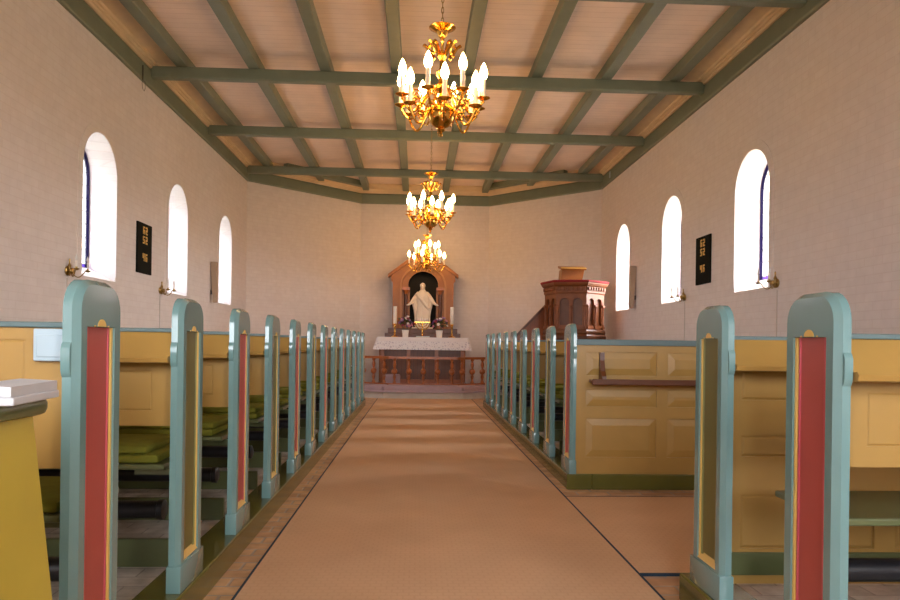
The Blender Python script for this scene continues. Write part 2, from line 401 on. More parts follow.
# windows
wn = 0
for X, sg in ((XW, -1), (XE, 1)):
    for yc in WIN_Y:
        wn += 1
        xg = X+.285*sg
        root = MB()
        a0 = arch(HW-.065, Z0+.135, Z1-.045); a1 = arch(HW-.078, Z0+.148, Z1-.058)
        f = lambda pts, x: [(x, yc+p, q) for p, q in pts]
        root.bridge(f(a0, xg-.012*sg), f(a1, xg-.012*sg)); root.bridge(f(a0, xg+.03*sg), f(a1, xg+.03*sg))
        root.bridge(f(a1, xg-.012*sg), f(a1, xg+.03*sg)); root.bridge(f(a0, xg-.012*sg), f(a0, xg+.03*sg))
        wo = struct('window_%d' % wn, root, M['lead'])
        b0 = arch(HW-.078, Z0+.148, Z1-.058); b1 = arch(HW-.115, Z0+.185, Z1-.095)
        part('border_glass', MB().bridge(f(b0, xg), f(b1, xg)), M['blueglass'], wo)
        pm = MB(); pm.fill([f(b1, xg)]); part('pane', pm, M['glass'], wo)
        lm = MB()
        lm.tube(f(b1, xg), .005, 6, True)
        for k in range(1, 9):
            z = Z0+.205+k*.145; lm.tube([(xg, yc-HW+.09, z), (xg, yc+HW-.09, z)], .004, 6)
        for dy in (-.1, .1): lm.tube([(xg, yc+dy, Z0+.17), (xg, yc+dy, Z1-.13)], .004, 6)
        part('lead_came', lm, M['lead'], wo)
        pl = bpy.data.lights.new('window_daylight', 'AREA'); pl.shape = 'RECTANGLE'; pl.size = 1.6; pl.size_y = .75
        pl.cycles.is_portal = True
        po = bpy.data.objects.new('window_daylight', pl); C.objects.link(po)
        po.location = (X+.50*sg, yc, (Z0+Z1)/2+.05); po.rotation_euler = (0, PI/2*sg, 0)

for xc in WX:  # unseen windows behind the camera, added for frontal daylight on the pews
    wn += 1
    a0, a1 = arch(.56, 1.295, 3.905), arch(.53, 1.325, 3.875)
    f = lambda pts, y: [(xc+p, y, q) for p, q in pts]
    root = MB().bridge(f(a0, YS-.2), f(a1, YS-.2)).bridge(f(a0, YS-.24), f(a1, YS-.24)).bridge(f(a1, YS-.2), f(a1, YS-.24))
    wo = struct('window_%d' % wn, root, M['lead'])
    pm = MB(); pm.fill([f(a1, YS-.22)]); part('pane', pm, M['glass'], wo)
    lm = MB()
    for k in range(1, 8): lm.tube([(xc-.53, YS-.22, 1.32+k*.29), (xc+.53, YS-.22, 1.32+k*.29)], .01, 6)
    lm.tube([(xc, YS-.22, 1.33), (xc, YS-.22, 3.87)], .015, 6); part('lead_came', lm, M['lead'], wo)
    pl = bpy.data.lights.new('window_daylight', 'AREA'); pl.shape = 'RECTANGLE'; pl.size = 1.1; pl.size_y = 2.6; pl.cycles.is_portal = True  # sky portal for the added rear opening
    po = bpy.data.objects.new('window_daylight', pl); C.objects.link(po)
    po.location = (xc, YS-.42, 2.6); po.rotation_euler = (PI/2, 0, 0)

# ------------------------------------------------------------------ pews
PW, PH = .298, 1.15                     # width and height of a pew end, above its plinth
def end_outline(d, z0=.11):
    r = .088-d*.8; w0, w1, top = d, PW-d, PH-d*.8
    pts = [(w0, z0), (w1, z0)]
    for k in range(7):
        a = PI/2*k/6; pts.append((w1-r+r*math.cos(a), top-r+r*math.sin(a)))
    for k in range(7):
        a = PI/2+PI/2*k/6; pts.append((w0+r+r*math.cos(a), top-r+r*math.sin(a)))
    return pts
HY0, HY1, HZ0, HZ1 = .054, .240, .112, 1.018
def pew_end_mb(s):
    mb = MB(); X = lambda x: s*x
    o0, o1 = end_outline(0, .0), end_outline(.018, .0)
    hole = [(HY0, HZ0), (HY1, HZ0), (HY1, HZ1), (HY0, HZ1)]
    L = lambda pts, x: [(X(x), p, q) for p, q in pts]
    mb.fill([L(o0, .042)]); mb.bridge(L(o0, .042), L(o0, .018)); mb.bridge(L(o0, .018), L(o1, 0))
    mb.fill([L(o1, 0), L(hole, 0)]); mb.bridge(L(hole, 0), L(hole, .022))
    mb.fill([L(hole, .022)])
    x0, x1 = sorted((X(-.007), X(.049)))
    mb.box(x0, -.007, 0, x1, PW+.004, .105, .003)                       # foot block
    # ears that carry the book ledge
    for y, dy in ((0, -1),):
        pr = [(0, .975), (.006, .968), (.011, .955), (.011, .90), (.006, .885), (0, .878)]
        mb.prism(pr, lambda a, b: (X(.018), y+dy*a-dy*.001, b), lambda a, b: (X(.042), y+dy*a-dy*.001, b))
    return mb
def strip_mb(s, kind):
    mb = MB(); X = lambda x: s*x
    def bx(xa, ya, za, xb, yb, zb, bev=0):
        xa, xb = sorted((X(xa), X(xb))); mb.box(xa, ya, za, xb, yb, zb, bev)
    if kind == 'panel': bx(.012, HY0+.03, HZ0+.03, .02, HY1-.03, HZ1-.001)
    if kind == 'bead':
        for y0, y1 in ((HY0+.012, HY0+.032), (HY1-.032, HY1-.012)):
            for a, b, t in ((0, 1, .012), (.3, .7, .009)): bx(t, y0+(y1-y0)*a, HZ0+.02, .0215, y0+(y1-y0)*b, HZ1-.001, .001)
    if kind == 'fillet':
        for y0, y1 in ((HY0+.0005, HY0+.012), (HY1-.012, HY1-.0005)): bx(.006, y0, HZ0+.012, .0215, y1, HZ1-.001, .001)
        # sloped sill at the foot of the panel and the half-round cusp at its head
        mb.prism([(0.002, HZ0+.0005), (.0215, HZ0+.0005), (.0215, HZ0+.035)], lambda x, z: (X(x), HY0+.0005, z), lambda x, z: (X(x), HY1-.0005, z))
        c = [((HY0+HY1)/2+.027*math.cos(PI*k/12), HZ1+.001+.021*math.sin(PI*k/12)) for k in range(13)]
        mb.prism(c, lambda y, z: (X(-.002), y, z), lambda y, z: (X(.004), y, z))
        for q in (-1, 1): bx(-.0015, (HY0+HY1)/2+q*.045-.004, HZ1, .002, (HY0+HY1)/2+q*.045+.004, HZ1+.004)
    return mb
def ends(t, s, x0, red):
    e_ = shared(('end', s), 'pew_end', lambda: pew_end_mb(s), M['teal'], t, SM)
    c = 'red' if red else 'olive'
    shared(('panel', s, c), 'inset_panel', lambda: strip_mb(s, 'panel'), M['red' if red else 'olivep'], e_, label='%s inset panel' % ('brick red' if red else 'olive green'))
    shared(('bead', s, c), 'panel_bead', lambda: strip_mb(s, 'bead'), M['pink' if red else 'olivem'], e_, label='%s bead beside the panel' % ('rose red' if red else 'moss green'))
    shared(('fillet', s), 'panel_fillet', lambda: strip_mb(s, 'fillet'), M['gold'], e_, label='pale yellow edging with a half-round cusp on top')
def panelled(s, xa, xb, y, rows, cols, za, zb, t=.03, depth=.012, inset=.05):
    """frame-and-panel board facing -y: stiles, rails and raised fields"""
    mb = MB()
    lo, hi = min(s*xa, s*xb), max(s*xa, s*xb)
    mb.box(lo, y+depth, za, hi, y+t, zb)
    cx = [lo]+[v for c in sorted([tuple(sorted((s*a, s*b))) for a, b in cols]) for v in c]+[hi]
    for k in range(0, len(cx), 2): mb.box(cx[k], y, za, cx[k+1], y+depth+.001, zb)
    rz = [za]+[v for r in rows for v in r]+[zb]
    for k in range(1, len(cx)-1, 2):
        for j in range(0, len(rz), 2): mb.box(cx[k]-.0005, y, rz[j], cx[k+1]+.0005, y+depth+.001, rz[j+1])
        for j in range(1, len(rz)-1, 2):
            x0, x1, z0, z1 = cx[k]+.004, cx[k+1]-.004, rz[j]+.004, rz[j+1]-.004
            o_ = [(x0, y+depth, z0), (x1, y+depth, z0), (x1, y+depth, z1), (x0, y+depth, z1)]
            i_ = [(x0+inset, y+.002, z0+inset), (x1-inset, y+.002, z0+inset), (x1-inset, y+.002, z1-inset), (x0+inset, y+.002, z1-inset)]
            mb.bridge(o_, i_); mb.bm.faces.new([mb.bm.verts.new(p) for p in i_])
    return mb
def ledge_mb(s, L):
    pr = [(.066, 1.017), (.076, 1.03), (-.058, .922), (-.066, .925), (-.078, .915), (-.072, .900), (-.050, .903), (.066, .999)]
    mb = MB()
    pr = [(.085, 1.022), (-.008, .918), (-.022, .922), (-.032, .912), (-.026, .896), (-.008, .892), (.085, .992)]
    mb.prism(pr, lambda y, z: (s*.046, y, z), lambda y, z: (s*L, y, z)); return mb
def xbox(s, xa, ya, za, xb, yb, zb, bev=0):
    a, b = sorted((s*xa, s*xb)); return MB().box(a, ya, za, b, yb, zb, bev)
ZP = .12                                  # pews stand on plinths this high; pew-local z = 0 there
def pew(s, L, X, Y, red, label, group, rear=None, seat=True, kneel=True):
    t = thing('pew', label, 'pew', (X, Y, ZP), 0, group)
    ends(t, s, L, red)
    if rear == 'flat':      # last row on the left: smooth panelled back, open below
        b = shared(('flatback', s), 'backrest', lambda: panelled(s, .044, L, .08, [(.66, .98)], [(.18, .98), (1.1, 1.9)], .62, 1.015, .03, .005, .004), M['yellow'], t)
    elif rear == 'full':    # panelled all the way down, with three rows of fields
        cols = [(.118+.635*k, .118+.635*k+.55) for k in range(4)]
        b = shared(('fullback', s), 'rear_panel', lambda: panelled(s, .040, L, .012, [(.128, .425), (.515, .645), (.752, .935)], cols, .0, .985, .035), M['yellow'], t)
    elif rear == 'front':
        cols = [(.118+.635*k, .118+.635*k+.55) for k in range(4)]
        b = shared(('frontback', s), 'front_panel', lambda: panelled(s, .044, L, .10, [(.185, .40), (.55, .635), (.775, .90)], cols, .045, 1.015, .03, .008, .008), M['yellow'], t)
    else:
        b = shared(('back', s), 'backrest', lambda: panelled(s, .044, L, .08, [(.70, .86)], [(.14, .98), (1.1, 1.95)], .64, 1.01, .03, .005, .004), M['yellow'], t)
    y0 = {'full': .0, 'front': .09}.get(rear, .07)
    z0 = {'full': .985}.get(rear, 1.013)
    shared(('rail', s, rear), 'top_rail', lambda: xbox(s, .043, y0, z0, L, y0+.05, z0+(.045 if rear == 'full' else .016), .003), M['slate'], t, label='blue-grey top rail')
    if rear in (None, 'front'):
        shared(('ledge', s, rear), 'book_ledge', lambda: ledge_mb(s, L), M['yellow'], t, loc=(0, 0.012 if rear == 'front' else 0, 0))
    if seat:
        shared(('seat', s), 'seat', lambda: xbox(s, .105, .13, .455, L, .56, .478, .006), M['seatg'], t, label='moss green seat board')
        shared(('bracket', s), 'seat_bracket', lambda: xbox(s, 1.25, .085, -.04, 1.29, .54, .454), M['yellow'], t)
        if not (s > 0 and Y < 2.5): shared(('bracket2', s), 'seat_bracket', lambda: xbox(s, .043, .20, .425, .25, .24, .454), M['seatg'], t)
        h = shared(('heater', s), 'heater_pipe', lambda: MB().tube([(s*.24, .49, .215), (s*L, .49, .215)], .040, 16), M['heater'], t, SM, label='black iron heating pipe under the seat')
        shared(('cap', s), 'end_cap', lambda: MB().lathe([(0, -.02), (.03, -.02), (.046, -.012), (.046, .012), (.03, .02), (0, .02)], 16, (s*.235, .49, .215), Matrix.Rotation(PI/2, 4, 'Y')), M['heater'], h, SM)
    if kneel:
        shared(('kneel', s), 'kneeling_board', lambda: xbox(s, .18, .47, -.04, L, .50, .085, .004), M['seatg'], t, label='moss green kneeling board')
    return t
ORD = ['rearmost', 'second', 'third', 'fourth', 'fifth', 'sixth', 'seventh', 'eighth', 'ninth', 'tenth', 'eleventh', 'twelfth', 'thirteenth']
def nth(k, n): return ORD[k]+' from the rear' if 0 < k < n-1 else ('rearmost' if k == 0 else 'nearest the altar')
LX, RX = -.911, 1.172
LL, RL = LX-XW-.004, XE-RX-.004
def pad_mb(s, xa, xb, za, zb, ya=.28, yb=.77):
    mb = xbox(s, xa, ya, za, xb, yb, zb, .015); return mb
def pads(s, X, Y, k, n, side, mats):
    for j, (xa, xb, ya, yb) in enumerate(mats):
        z = ZP+.479+.036*j
        o = shared(('pad', s, j, xa, xb), 'seat_pad', lambda: pad_mb(s, xa, xb, 0, .036, ya, yb), M['pad'], None, SM, (X, Y, z))
        tag(o, 'olive green %s seat pad on the %s %s pew' % (('lower', 'upper')[j] if len(mats) > 1 else 'wool', side, nth(k, n).replace(' from the rear', '-from-rear')), 'cushion', 'olive seat pads on the %s pews' % side)
for k in range(13):
    Y = 2.03+.88*k
    col = 'red' if k % 2 == 0 else 'olive'
    pew(-1, LL, LX, Y, k % 2 == 0, 'teal pew end with %s panel, left of the aisle, %s' % (col, nth(k, 13)), 'pews left of the aisle', 'flat' if k == 0 else None)
    pads(-1, LX, Y, k, 13, 'left-hand', [(.115+.02*(k % 3), 1.20, .14, .55), (.125+.03*((k*2) % 3), 1.15, .15, .54)] if k else [(.115, 1.2, .14, .55)])
for k in range(9):
    Y = 5.598+.8576*k
    col = 'red' if k % 2 == 0 else 'olive'
    lab = 'teal pew end with %s panel, far right block, %s' % (col, nth(k, 9))
    if k == 0: lab = 'pew with ochre panelled rear and brown shelf, facing the cross aisle'
    t = pew(1, RL, RX, Y, k % 2 == 0, lab, 'pews of the far right block', 'full' if k == 0 else None)
    if k == 0:
        # brown hymn-book shelf on the panelled rear
        sh = part('book_shelf', MB().box(.14, -.115, .700, RL-.3, .012, .722, .005), M['woodd'], t, label='dark brown wooden shelf')
        part('shelf_lip', MB().box(.135, -.13, .688, RL-.3, -.113, .732, .005), M['woodd'], sh)
        for xx in (.235, 1.3, 2.2):
            pr = [(.011, .723), (-.09, .723), (-.085, .75), (-.045, .79), (-.02, .87), (-.016, .93), (.011, .93)]
            part('bracket', MB().prism(pr, lambda y, z: (xx-.017, y, z), lambda y, z: (xx+.017, y, z)), M['woodd'], sh)
    pads(1, RX, Y, k, 9, 'right-hand', [(.115+.03*(k % 2), 1.25, .14, .55), (.13+.05*(k % 3), 1.2, .15, .54)])
# near right: the last pew and the panelled front before it
pew(1, RL, RX, 2.022, True, 'nearest right pew with red panel in its teal end', 'pews right of the aisle beside the camera', None, kneel=True)
B = pew(1, RL, RX, 2.788, False, 'panelled pew front with olive end panel, beside the cross aisle', 'pews right of the aisle beside the camera', 'front', seat=False, kneel=False)
part('base_board', MB().box(.044, .085, .082, RL, .099, .172, .004), M['seatg'], B, label='moss green base board')
# green plinths under the pew ends
struct('trim_3', MB().box(-1.07, 1.2, 0, -.893, 12.95, .12, .008), M['plinth'])['label'] = 'dark olive plinth under the left pew ends'
struct('trim_4', MB().box(1.152, 5.597, 0, 1.345, 12.86, .12, .008), M['plinth'])['label'] = 'dark olive plinth under the far right pew ends'
struct('trim_5', MB().box(1.346, 5.597, 0, XE, 5.645, .12, .008), M['plinth'])['label'] = 'dark olive plinth along the cross aisle'
struct('trim_6', MB().box(1.152, 1.2, 0, 1.345, 3.18, .12, .008), M['plinth'])['label'] = 'dark olive plinth under the near right pew ends'

# ------------------------------------------------------------------ carpets
t = tag(part('carpet_runner', MB().box(-.765, 1.75, .0, 1.075, 14.50, .012, .003), M['carpet']), 'long beige carpet runner down the centre aisle', 'carpet')
part('edging', MB().box(-.770, 1.75, 0, -.759, 14.5, .0135).box(1.070, 1.75, 0, 1.081, 14.5, .0135), M['navy'], t, label='navy blue edging')
t = tag(part('carpet_runner', MB().box(1.084, 3.515, .0, 3.6, 5.30, .011, .003), M['carpet']), 'beige carpet across the side aisle before the panelled pew rear', 'carpet')
part('edging', MB().box(1.084, 3.502, 0, 3.6, 3.518, .0125).box(1.084, 5.296, 0, 3.6, 5.304, .0125), M['navy'], t, label='navy blue edging')

# ------------------------------------------------------------------ near left: book cabinet with papers
t = thing('book_cabinet', 'yellow tapered cabinet with a rounded green top, before the nearest left pew', 'cabinet', (-1.08, 1.40, 0))
bo = MB(); tp = [(-.27, -.24), (.27, -.24), (.27, .20), (-.27, .20)]; bt = [(-.34, -.28), (.37, -.28), (.37, .22), (-.34, .22)]
bo.bridge([(x, y, 0) for x, y in bt], [(x, y, .94) for x, y in tp]); bo.fill([[(x, y, 0) for x, y in bt]]); bo.fill([[(x, y, .94) for x, y in tp]])
part('body', bo, M['standy'], t)
tb = []
for cx_, cy_, a0 in ((.235, .20, 0), (-.28, .20, 90), (-.28, -.22, 180), (.235, -.22, 270)):
    for k in range(6): a = math.radians(a0+90*k/5); tb.append((cx_+.055*math.cos(a), cy_+.055*math.sin(a)))
tm = MB(); rr = [(0, .941), (1, .945), (1.012, .955), (1.012, .966), (1, .974)]
rings = [[(x*(f if f else .97), y*(f if f else .97), z) for x, y in tb] for f, z in rr]
for a, b in zip(rings, rings[1:]): tm.bridge(a, b)
tm.fill([rings[0]]); tm.fill([rings[-1]])
part('top_board', tm, M['seatg'], t, SM, label='green board with rounded edge')
t = thing('book', 'open white hymn leaflet lying on the green cabinet top', 'booklet', (-.925, 1.50, .9755), .12, 'papers on the cabinet')
part('cover', MB().box(-.16, -.10, 0, .16, .14, .016, .003), M['paper'], t)
pm = MB(); pm.prism([(-.155, .0165), (-.08, .034), (0, .022), (.08, .040), (.155, .036), (.155, .0165)], lambda x, z: (x, -.10, z), lambda x, z: (x, .14, z)); part('pages', pm, M['paper'], t)
t = thing('book', 'folded white sheet lying half over the open leaflet', 'paper', (-.96, 1.50, 1.0155), -.25, 'papers on the cabinet')
pm = MB(); pm.prism([(-.12, .004), (-.05, .012), (.1, 0), (.1, .006), (-.05, .018), (-.12, .01)], lambda x, z: (x, -.07, z), lambda x, z: (x, .06, z)); part('sheet', pm, M['paper'], t)
# white switch box on the back of the nearest left pew
t = thing('switch_box', 'white electric box fixed on the back of the nearest left pew', 'switch', (-1.012, 2.1085, 1.085))
part('housing', MB().box(-.047, -.022, -.045, .047, 0, .045, .004), M['white'], t)
part('cover_plate', MB().box(-.037, -.026, -.034, .037, -.02, .028, .003), M['white'], t)

# ------------------------------------------------------------------ things on the walls
def sconce(X, s, Y, Z, label):
    """s: direction out of the wall"""
    t = thing('wall_sconce', label, 'wall lamp', (X, Y, Z), 0, 'brass candle sconces on the side walls')
    R = Matrix.Rotation(PI/2*s, 4, 'Y'); t.scale = (.88, .88, .88)
    part('back_plate', MB().lathe([(0, 0), (.05, 0), (.055, .008), (.03, .02), (.02, .03), (.035, .05), (.03, .075), (0, .085)], 16, (0, 0, 0), R), M['brassd'], t, SM)
    part('finial', MB().lathe([(0, -.06), (.014, -.05), (.008, -.02), (.022, .0), (.012, .03), (.02, .06), (.008, .09), (.010, .13), (0, .145)], 12, (s*.03, 0, 0)), M['brassd'], t, SM)
    for dy in (-1, 1):
        pts = []
        for k in range(13):
            u = k/12
            pts.append((s*(.05+.12*u), dy*(.01+.13*u), -.02-.055*math.sin(PI*min(1, u*1.15))+.045*u*u))
        a = part('arm', MB().tube(pts, .006, 8).lathe([(0, 0), (.012, .0), (.03, .012), (.034, .02), (.012, .022), (.012, .04), (0, .04)], 12, (s*.17, dy*.14, -.005)), M['brassd'], t, SM)
        part('candle', MB().lathe([(0, .035), (.010, .035), (.010, .105), (0, .105)], 12, (s*.17, dy*.14, 0)), M['wax'], a, SM)
        part('bulb', MB().lathe([(0, .105), (.008, .108), (.015, .128), (.012, .15), (.004, .175), (0, .18)], 10, (s*.17, dy*.14, 0)), M['clear'], a, SM)
    x0, x1 = sorted((0, s*.008))
    part('cable_cover', MB().box(x0, -.006, (1.16-Z)/.88, x1, .006, -.08), M['cable'], t, label='thin grey cable cover below the lamp')
sconce(XW, 1, 7.53, 1.775, 'brass candle sconce on the left wall, below the nearest window')
sconce(XW, 1, 10.19, 1.765, 'brass candle sconce on the left wall, beside the middle window')
sconce(XE, -1, 7.64, 1.785, 'brass candle sconce on the right wall, below the nearest window')
sconce(XE, -1, 10.34, 1.80, 'brass candle sconce on the right wall, beside the middle window')
def hymn_board(X, s, Y, lines, label):
    t = thing('hymn_board', label, 'hymn board', (X, Y, 1.935))
    x0, x1 = sorted((0, s*.022)); part('board', MB().box(x0, -.245, 0, x1, .245, .635, .004), M['black'], t)
    def bar(mb, y0, z0, y1, z1):
        a, b = sorted((s*.022, s*.026)); mb.box(a, min(y0, y1), min(z0, z1), b, max(y0, y1), max(z0, z1))
    SEG = {'2': 'abged', '3': 'abgcd', '4': 'fgbc', '5': 'afgcd', '6': 'afgedc', '7': 'abc', '1': 'bc', '8': 'abcdefg'}
    for z, txt in lines:
        for k, ch in enumerate(txt):
            mb = MB(); h, wd, th = .098, .062, .021
            c = (k-(len(txt)-1)/2)*.092
            u = -1 if s > 0 else 1                        # reading direction seen from the nave
            u = -u
            P = lambda a, b: (u*(c+a), z+b)
            seg = {'a': (-wd/2, h-th, wd/2, h), 'd': (-wd/2, 0, wd/2, th), 'g': (-wd/2, h/2-th/2, wd/2, h/2+th/2), 'f': (-wd/2, h/2, -wd/2+th, h), 'e': (-wd/2, 0, -wd/2+th, h/2), 'b': (wd/2-th, h/2, wd/2, h), 'c': (wd/2-th, 0, wd/2, h/2)}
            for q in SEG[ch]:
                a0, b0, a1, b1 = seg[q]; p, r = P(a0, b0), P(a1, b1); bar(mb, p[0], p[1], r[0], r[1])
            part('numeral', mb, M['giltn'], t, label='gilt numeral')
hymn_board(XW, 1, 9.565, [(.495, '62'), (.375, '52'), (.155, '46')], 'black hymn board with gilt numerals on the left wall')
hymn_board(XE, -1, 9.655, [(.495, '62'), (.375, '52'), (.155, '46')], 'black hymn board with gilt numerals on the right wall')
def speaker(X, s, Y, z0, z1, tilt, label):
    t = thing('column_speaker', label, 'loudspeaker', (X, Y, z0))
    h = z1-z0
    mb = MB(); prof = [(-.06, 0), (.06, 0), (.06, 1), (-.06, 1)]
    a = [(s*.045, -.05, 0), (s*.10, -.05, 0), (s*.10, .05, 0), (s*.045, .05, 0)]; b = [(s*.002, -.055, h), (s*.10, -.055, h), (s*.10, .055, h), (s*.002, .055, h)]
    mb.bridge(a, b); mb.fill([a]); mb.fill([b]); part('cabinet', mb, M['spk'], t)
    g = MB(); a2 = [(s*.0995, -.04, .02), (s*.0995, .04, .02), (s*.0995, .045, h-.02), (s*.0995, -.045, h-.02)]
    g.bridge(a2, [(x+s*.006, y, z) for x, y, z in a2]); g.fill([[(x+s*.006, y, z) for x, y, z in a2]]); part('grille', g, M['spk'], t)
    x0, x1 = sorted((0, s*.05)); part('wall_bracket', MB().box(x0, -.03, h*.2, x1, .03, h*.3), M['lead'], t)
speaker(XW, 1, 12.66, 1.74, 2.42, 0, 'narrow beige column speaker beside the farthest left window')
speaker(XE, -1, 12.74, 1.76, 2.49, 0, 'narrow beige column speaker beside the farthest right window')
# hook on the left wall plate, sensor on the right one
t = thing('hanging_hook', 'dark rod and wire loop hanging from the left wall plate', 'hook', (XW+.06, 9.31, 4.33))
part('rod', MB().tube([(0, 0, .16), (0, 0, -.02)], .008, 8), M['wire'], t, SM)
part('loop', MB().tube([(0, 0, -.02), (.01, .05, -.03), (.01, .06, -.10), (.01, .03, -.15), (.01, -.03, -.14), (.01, -.05, -.07), (0, 0, -.02)], .003, 6), M['wire'], t, SM)
t = thing('sensor', 'small white sensor on the right wall plate', 'sensor', (XE-.046, 14.38, 4.40))
part('housing', MB().box(-.018, -.03, 0, 0, .03, .12, .004), M['white'], t)

# ------------------------------------------------------------------ chandeliers
def chandelier(loc, tiers, label, body=1., chain_top=4.74):
    """tiers: (radius, z of drip pan, number of arms, phase, z where the arm leaves the stem)"""
    x, y, z = loc
    t = thing('chandelier', label, 'chandelier', loc, 0, 'brass chandeliers over the aisle')
    k = body
    prof = [(0, 0), (.012, .006), (.018, .02), (.010, .035), (.03, .05), (.035, .06), (.02, .07), (.055, .08), (.098, .12), (.112, .165), (.110, .19), (.117, .195), (.110, .20), (.09, .225), (.05, .25), (.03, .265), (.045, .285), (.052, .31), (.03, .33), (.02, .35), (.05, .38), (.058, .41), (.03, .44), (.022, .47), (.045, .50), (.05, .52), (.02, .55), (.018, .62), (.04, .65), (.03, .68), (.012, .70), (.012, .80), (0, .80)]
    part('stem', MB().lathe([(r*k, q*k) for r, q in prof], 20), M['brass'], t, SM)
    part('crown', MB().lathe([(0, .80*k), (.02*k, .80*k), (.035*k, .815*k), (.05*k, .85*k), (.11*k, .885*k), (.108*k, .89*k), (.05*k, .875*k), (.02*k, .90*k), (.012*k, .93*k), (0, .93*k)], 20), M['brass'], t, SM)
    # ring of scrolls under the crown
    for j in range(8):
        a = 2*PI*j/8; c, s_ = math.cos(a), math.sin(a)
        pts = []
        for q in range(19):
            u = q/18; th = u*2.2*PI
            r = .03+.16*u if u < .55 else .118+.05*math.cos((u-.55)*9)*(1-u*.5)
            zz = .66+.10*math.sin(u*PI*1.6) if u < .55 else .70+.045*math.sin((u-.55)*9+1.2)
            pts.append((k*r*c, k*r*s_, k*zz))
        part('scroll', MB().tube(pts, .012*k, 6), M['brass'], t, SM)
    for (R, zp, n, ph, zs) in tiers:
        for j in range(n):
            a = ph+2*PI*j/n
            key = ('arm', R, zp, zs)
            def build():
                mb = MB(); pts = []
                for q in range(25):
                    u = q/24
                    r = .03+(R-.03)*(u**.9)
                    zz = zs+(zp-zs)*u - .11*math.sin(PI*u)*(1.0 if u < .5 else 1.05) + .05*math.sin(2*PI*u)
                    pts.append((r, 0, zz))
                mb.tube(pts, .010, 8)
                # curl inside the arm
                cc = []
                for q in range(17):
                    th = q/16*2.6*PI; rad = .05*(1-q/22)
                    cc.append((R*.62+rad*math.cos(th), 0, (zs+zp)/2-.03+rad*math.sin(th)))
                mb.tube(cc, .007, 6); return mb
            ao = shared(key, 'arm', build, M['brass'], t, SM, rot=(0, 0, a))
            shared(('pan', R, zp), 'drip_pan', lambda: MB().lathe([(0, -.02), (.012, -.018), (.008, 0), (.02, .004), (.054, .018), (.055, .022), (.02, .012), (.02, .03), (0, .03)], 14, (R, 0, zp)), M['brass'], ao, SM)
            shared(('cnd', R, zp), 'candle', lambda: MB().lathe([(0, .012), (.0185, .012), (.0185, .165), (0, .165)], 12, (R, 0, zp)), M['wax'], ao, SM)
            shared(('blb', R, zp), 'bulb', lambda: MB().lathe([(0, .165), (.014, .168), (.027, .184), (.034, .210), (.030, .238), (.018, .272), (.006, .297), (0, .304)], 10, (R, 0, zp)), M['bulb'], ao, SM, label='glowing flame-shaped bulb')
    # chain to the ceiling
    cm = MB(); z0 = .925*k; n = int((chain_top-z-z0)/.042)
    for j in range(n+1):
        zc = z0+.02+j*.042; a = PI/2*(j % 2)
        lk = [(.010*math.cos(q)*math.cos(a), .010*math.cos(q)*math.sin(a), zc+.027*math.sin(q)) for q in [2*PI*i/10 for i in range(10)]]
        cm.tube(lk, .0032, 5, True)
    part('chain', cm, M['brassd'], t, True)
    part('ceiling_rose', MB().lathe([(0, chain_top-z), (.06, chain_top-z), (.055, chain_top-z-.02), (.02, chain_top-z-.045), (0, chain_top-z-.05)], 16), M['brassd'], t, SM)
T1 = [(.35, .268, 8, PI/8+.06, .40), (.30, .198, 6, -PI/2+.05, .26)]
chandelier((.166, 6.0, 2.775), T1, 'nearest and largest-looking brass chandelier with two tiers of lit candle bulbs')
chandelier((.168, 11.1, 2.755), T1, 'middle brass chandelier with two tiers of lit candle bulbs')
chandelier((.17, 15.7, 2.63), [(.385, .115, 6, .25, .2), (.25, .33, 6, .25+PI/6, .34)], 'small brass chandelier with raised inner tier, hanging before the altar', .85)

# ------------------------------------------------------------------ chancel
AX = .11
zf = .15
poly = [(-.60, 14.98), (AX+.74, 14.98), (1.50, 15.45), (1.75, YB), (-1.5, YB), (-1.28, 15.45)]
struct('floor.004', MB().prism(poly, lambda x, y: (x, y, 0), lambda x, y: (x, y, zf)), M['stone'])['label'] = 'raised stone chancel floor inside the altar rail'
rail = [Vector((-1.40, 16.5)), Vector((-1.22, 15.40)), Vector((-.56, 14.96)), Vector((.80, 14.96)), Vector((1.46, 15.40)), Vector((1.63, 16.5))]
def offset(pts, d):
    out = []
    for i, p in enumerate(pts):
        ns = []
        if i > 0: t_ = (p-pts[i-1]).normalized(); ns.append(Vector((-t_.y, t_.x)))
        if i < len(pts)-1: t_ = (pts[i+1]-p).normalized(); ns.append(Vector((-t_.y, t_.x)))
        b = sum(ns, Vector((0, 0))).normalized(); out.append(p+b*d/b.dot(ns[0]))
    return out
def band(pts, d0, d1, z0, z1, i0=0, i1=None):
    mb = MB(); a = offset(pts, d0); b = offset(pts, d1); i1 = len(pts)-1 if i1 is None else i1
    for i in range(i0, i1):
        q = [a[i], a[i+1], b[i+1], b[i]]
        mb.prism([tuple(v) for v in q], lambda x, y: (x, y, z0), lambda x, y: (x, y, z1))
    return mb
t = thing('altar_rail', 'polished brown communion rail with turned balusters', 'railing', (AX, 14.96, zf))
def tl(mb):
    bmesh.ops.translate(mb.bm, verts=mb.bm.verts, vec=(-AX, -14.96, -zf)); return mb
part('top_rail', tl(band(rail, -.055, .055, .775, .825)), M['woodp'], t)
part('bottom_rail', tl(band(rail, -.03, .03, .245, .285)), M['woodp'], t)
BAL = [(0, .0), (.036, .0), (.036, .035), (.026, .05), (.018, .07), (.024, .09), (.034, .13), (.030, .165), (.020, .18), (.040, .195), (.058, .22), (.062, .25), (.056, .275), (.034, .295), (.020, .31), (.024, .33), (.036, .38), (.028, .43), (.018, .45), (.030, .465), (.036, .475), (.036, .5), (0, .5)]
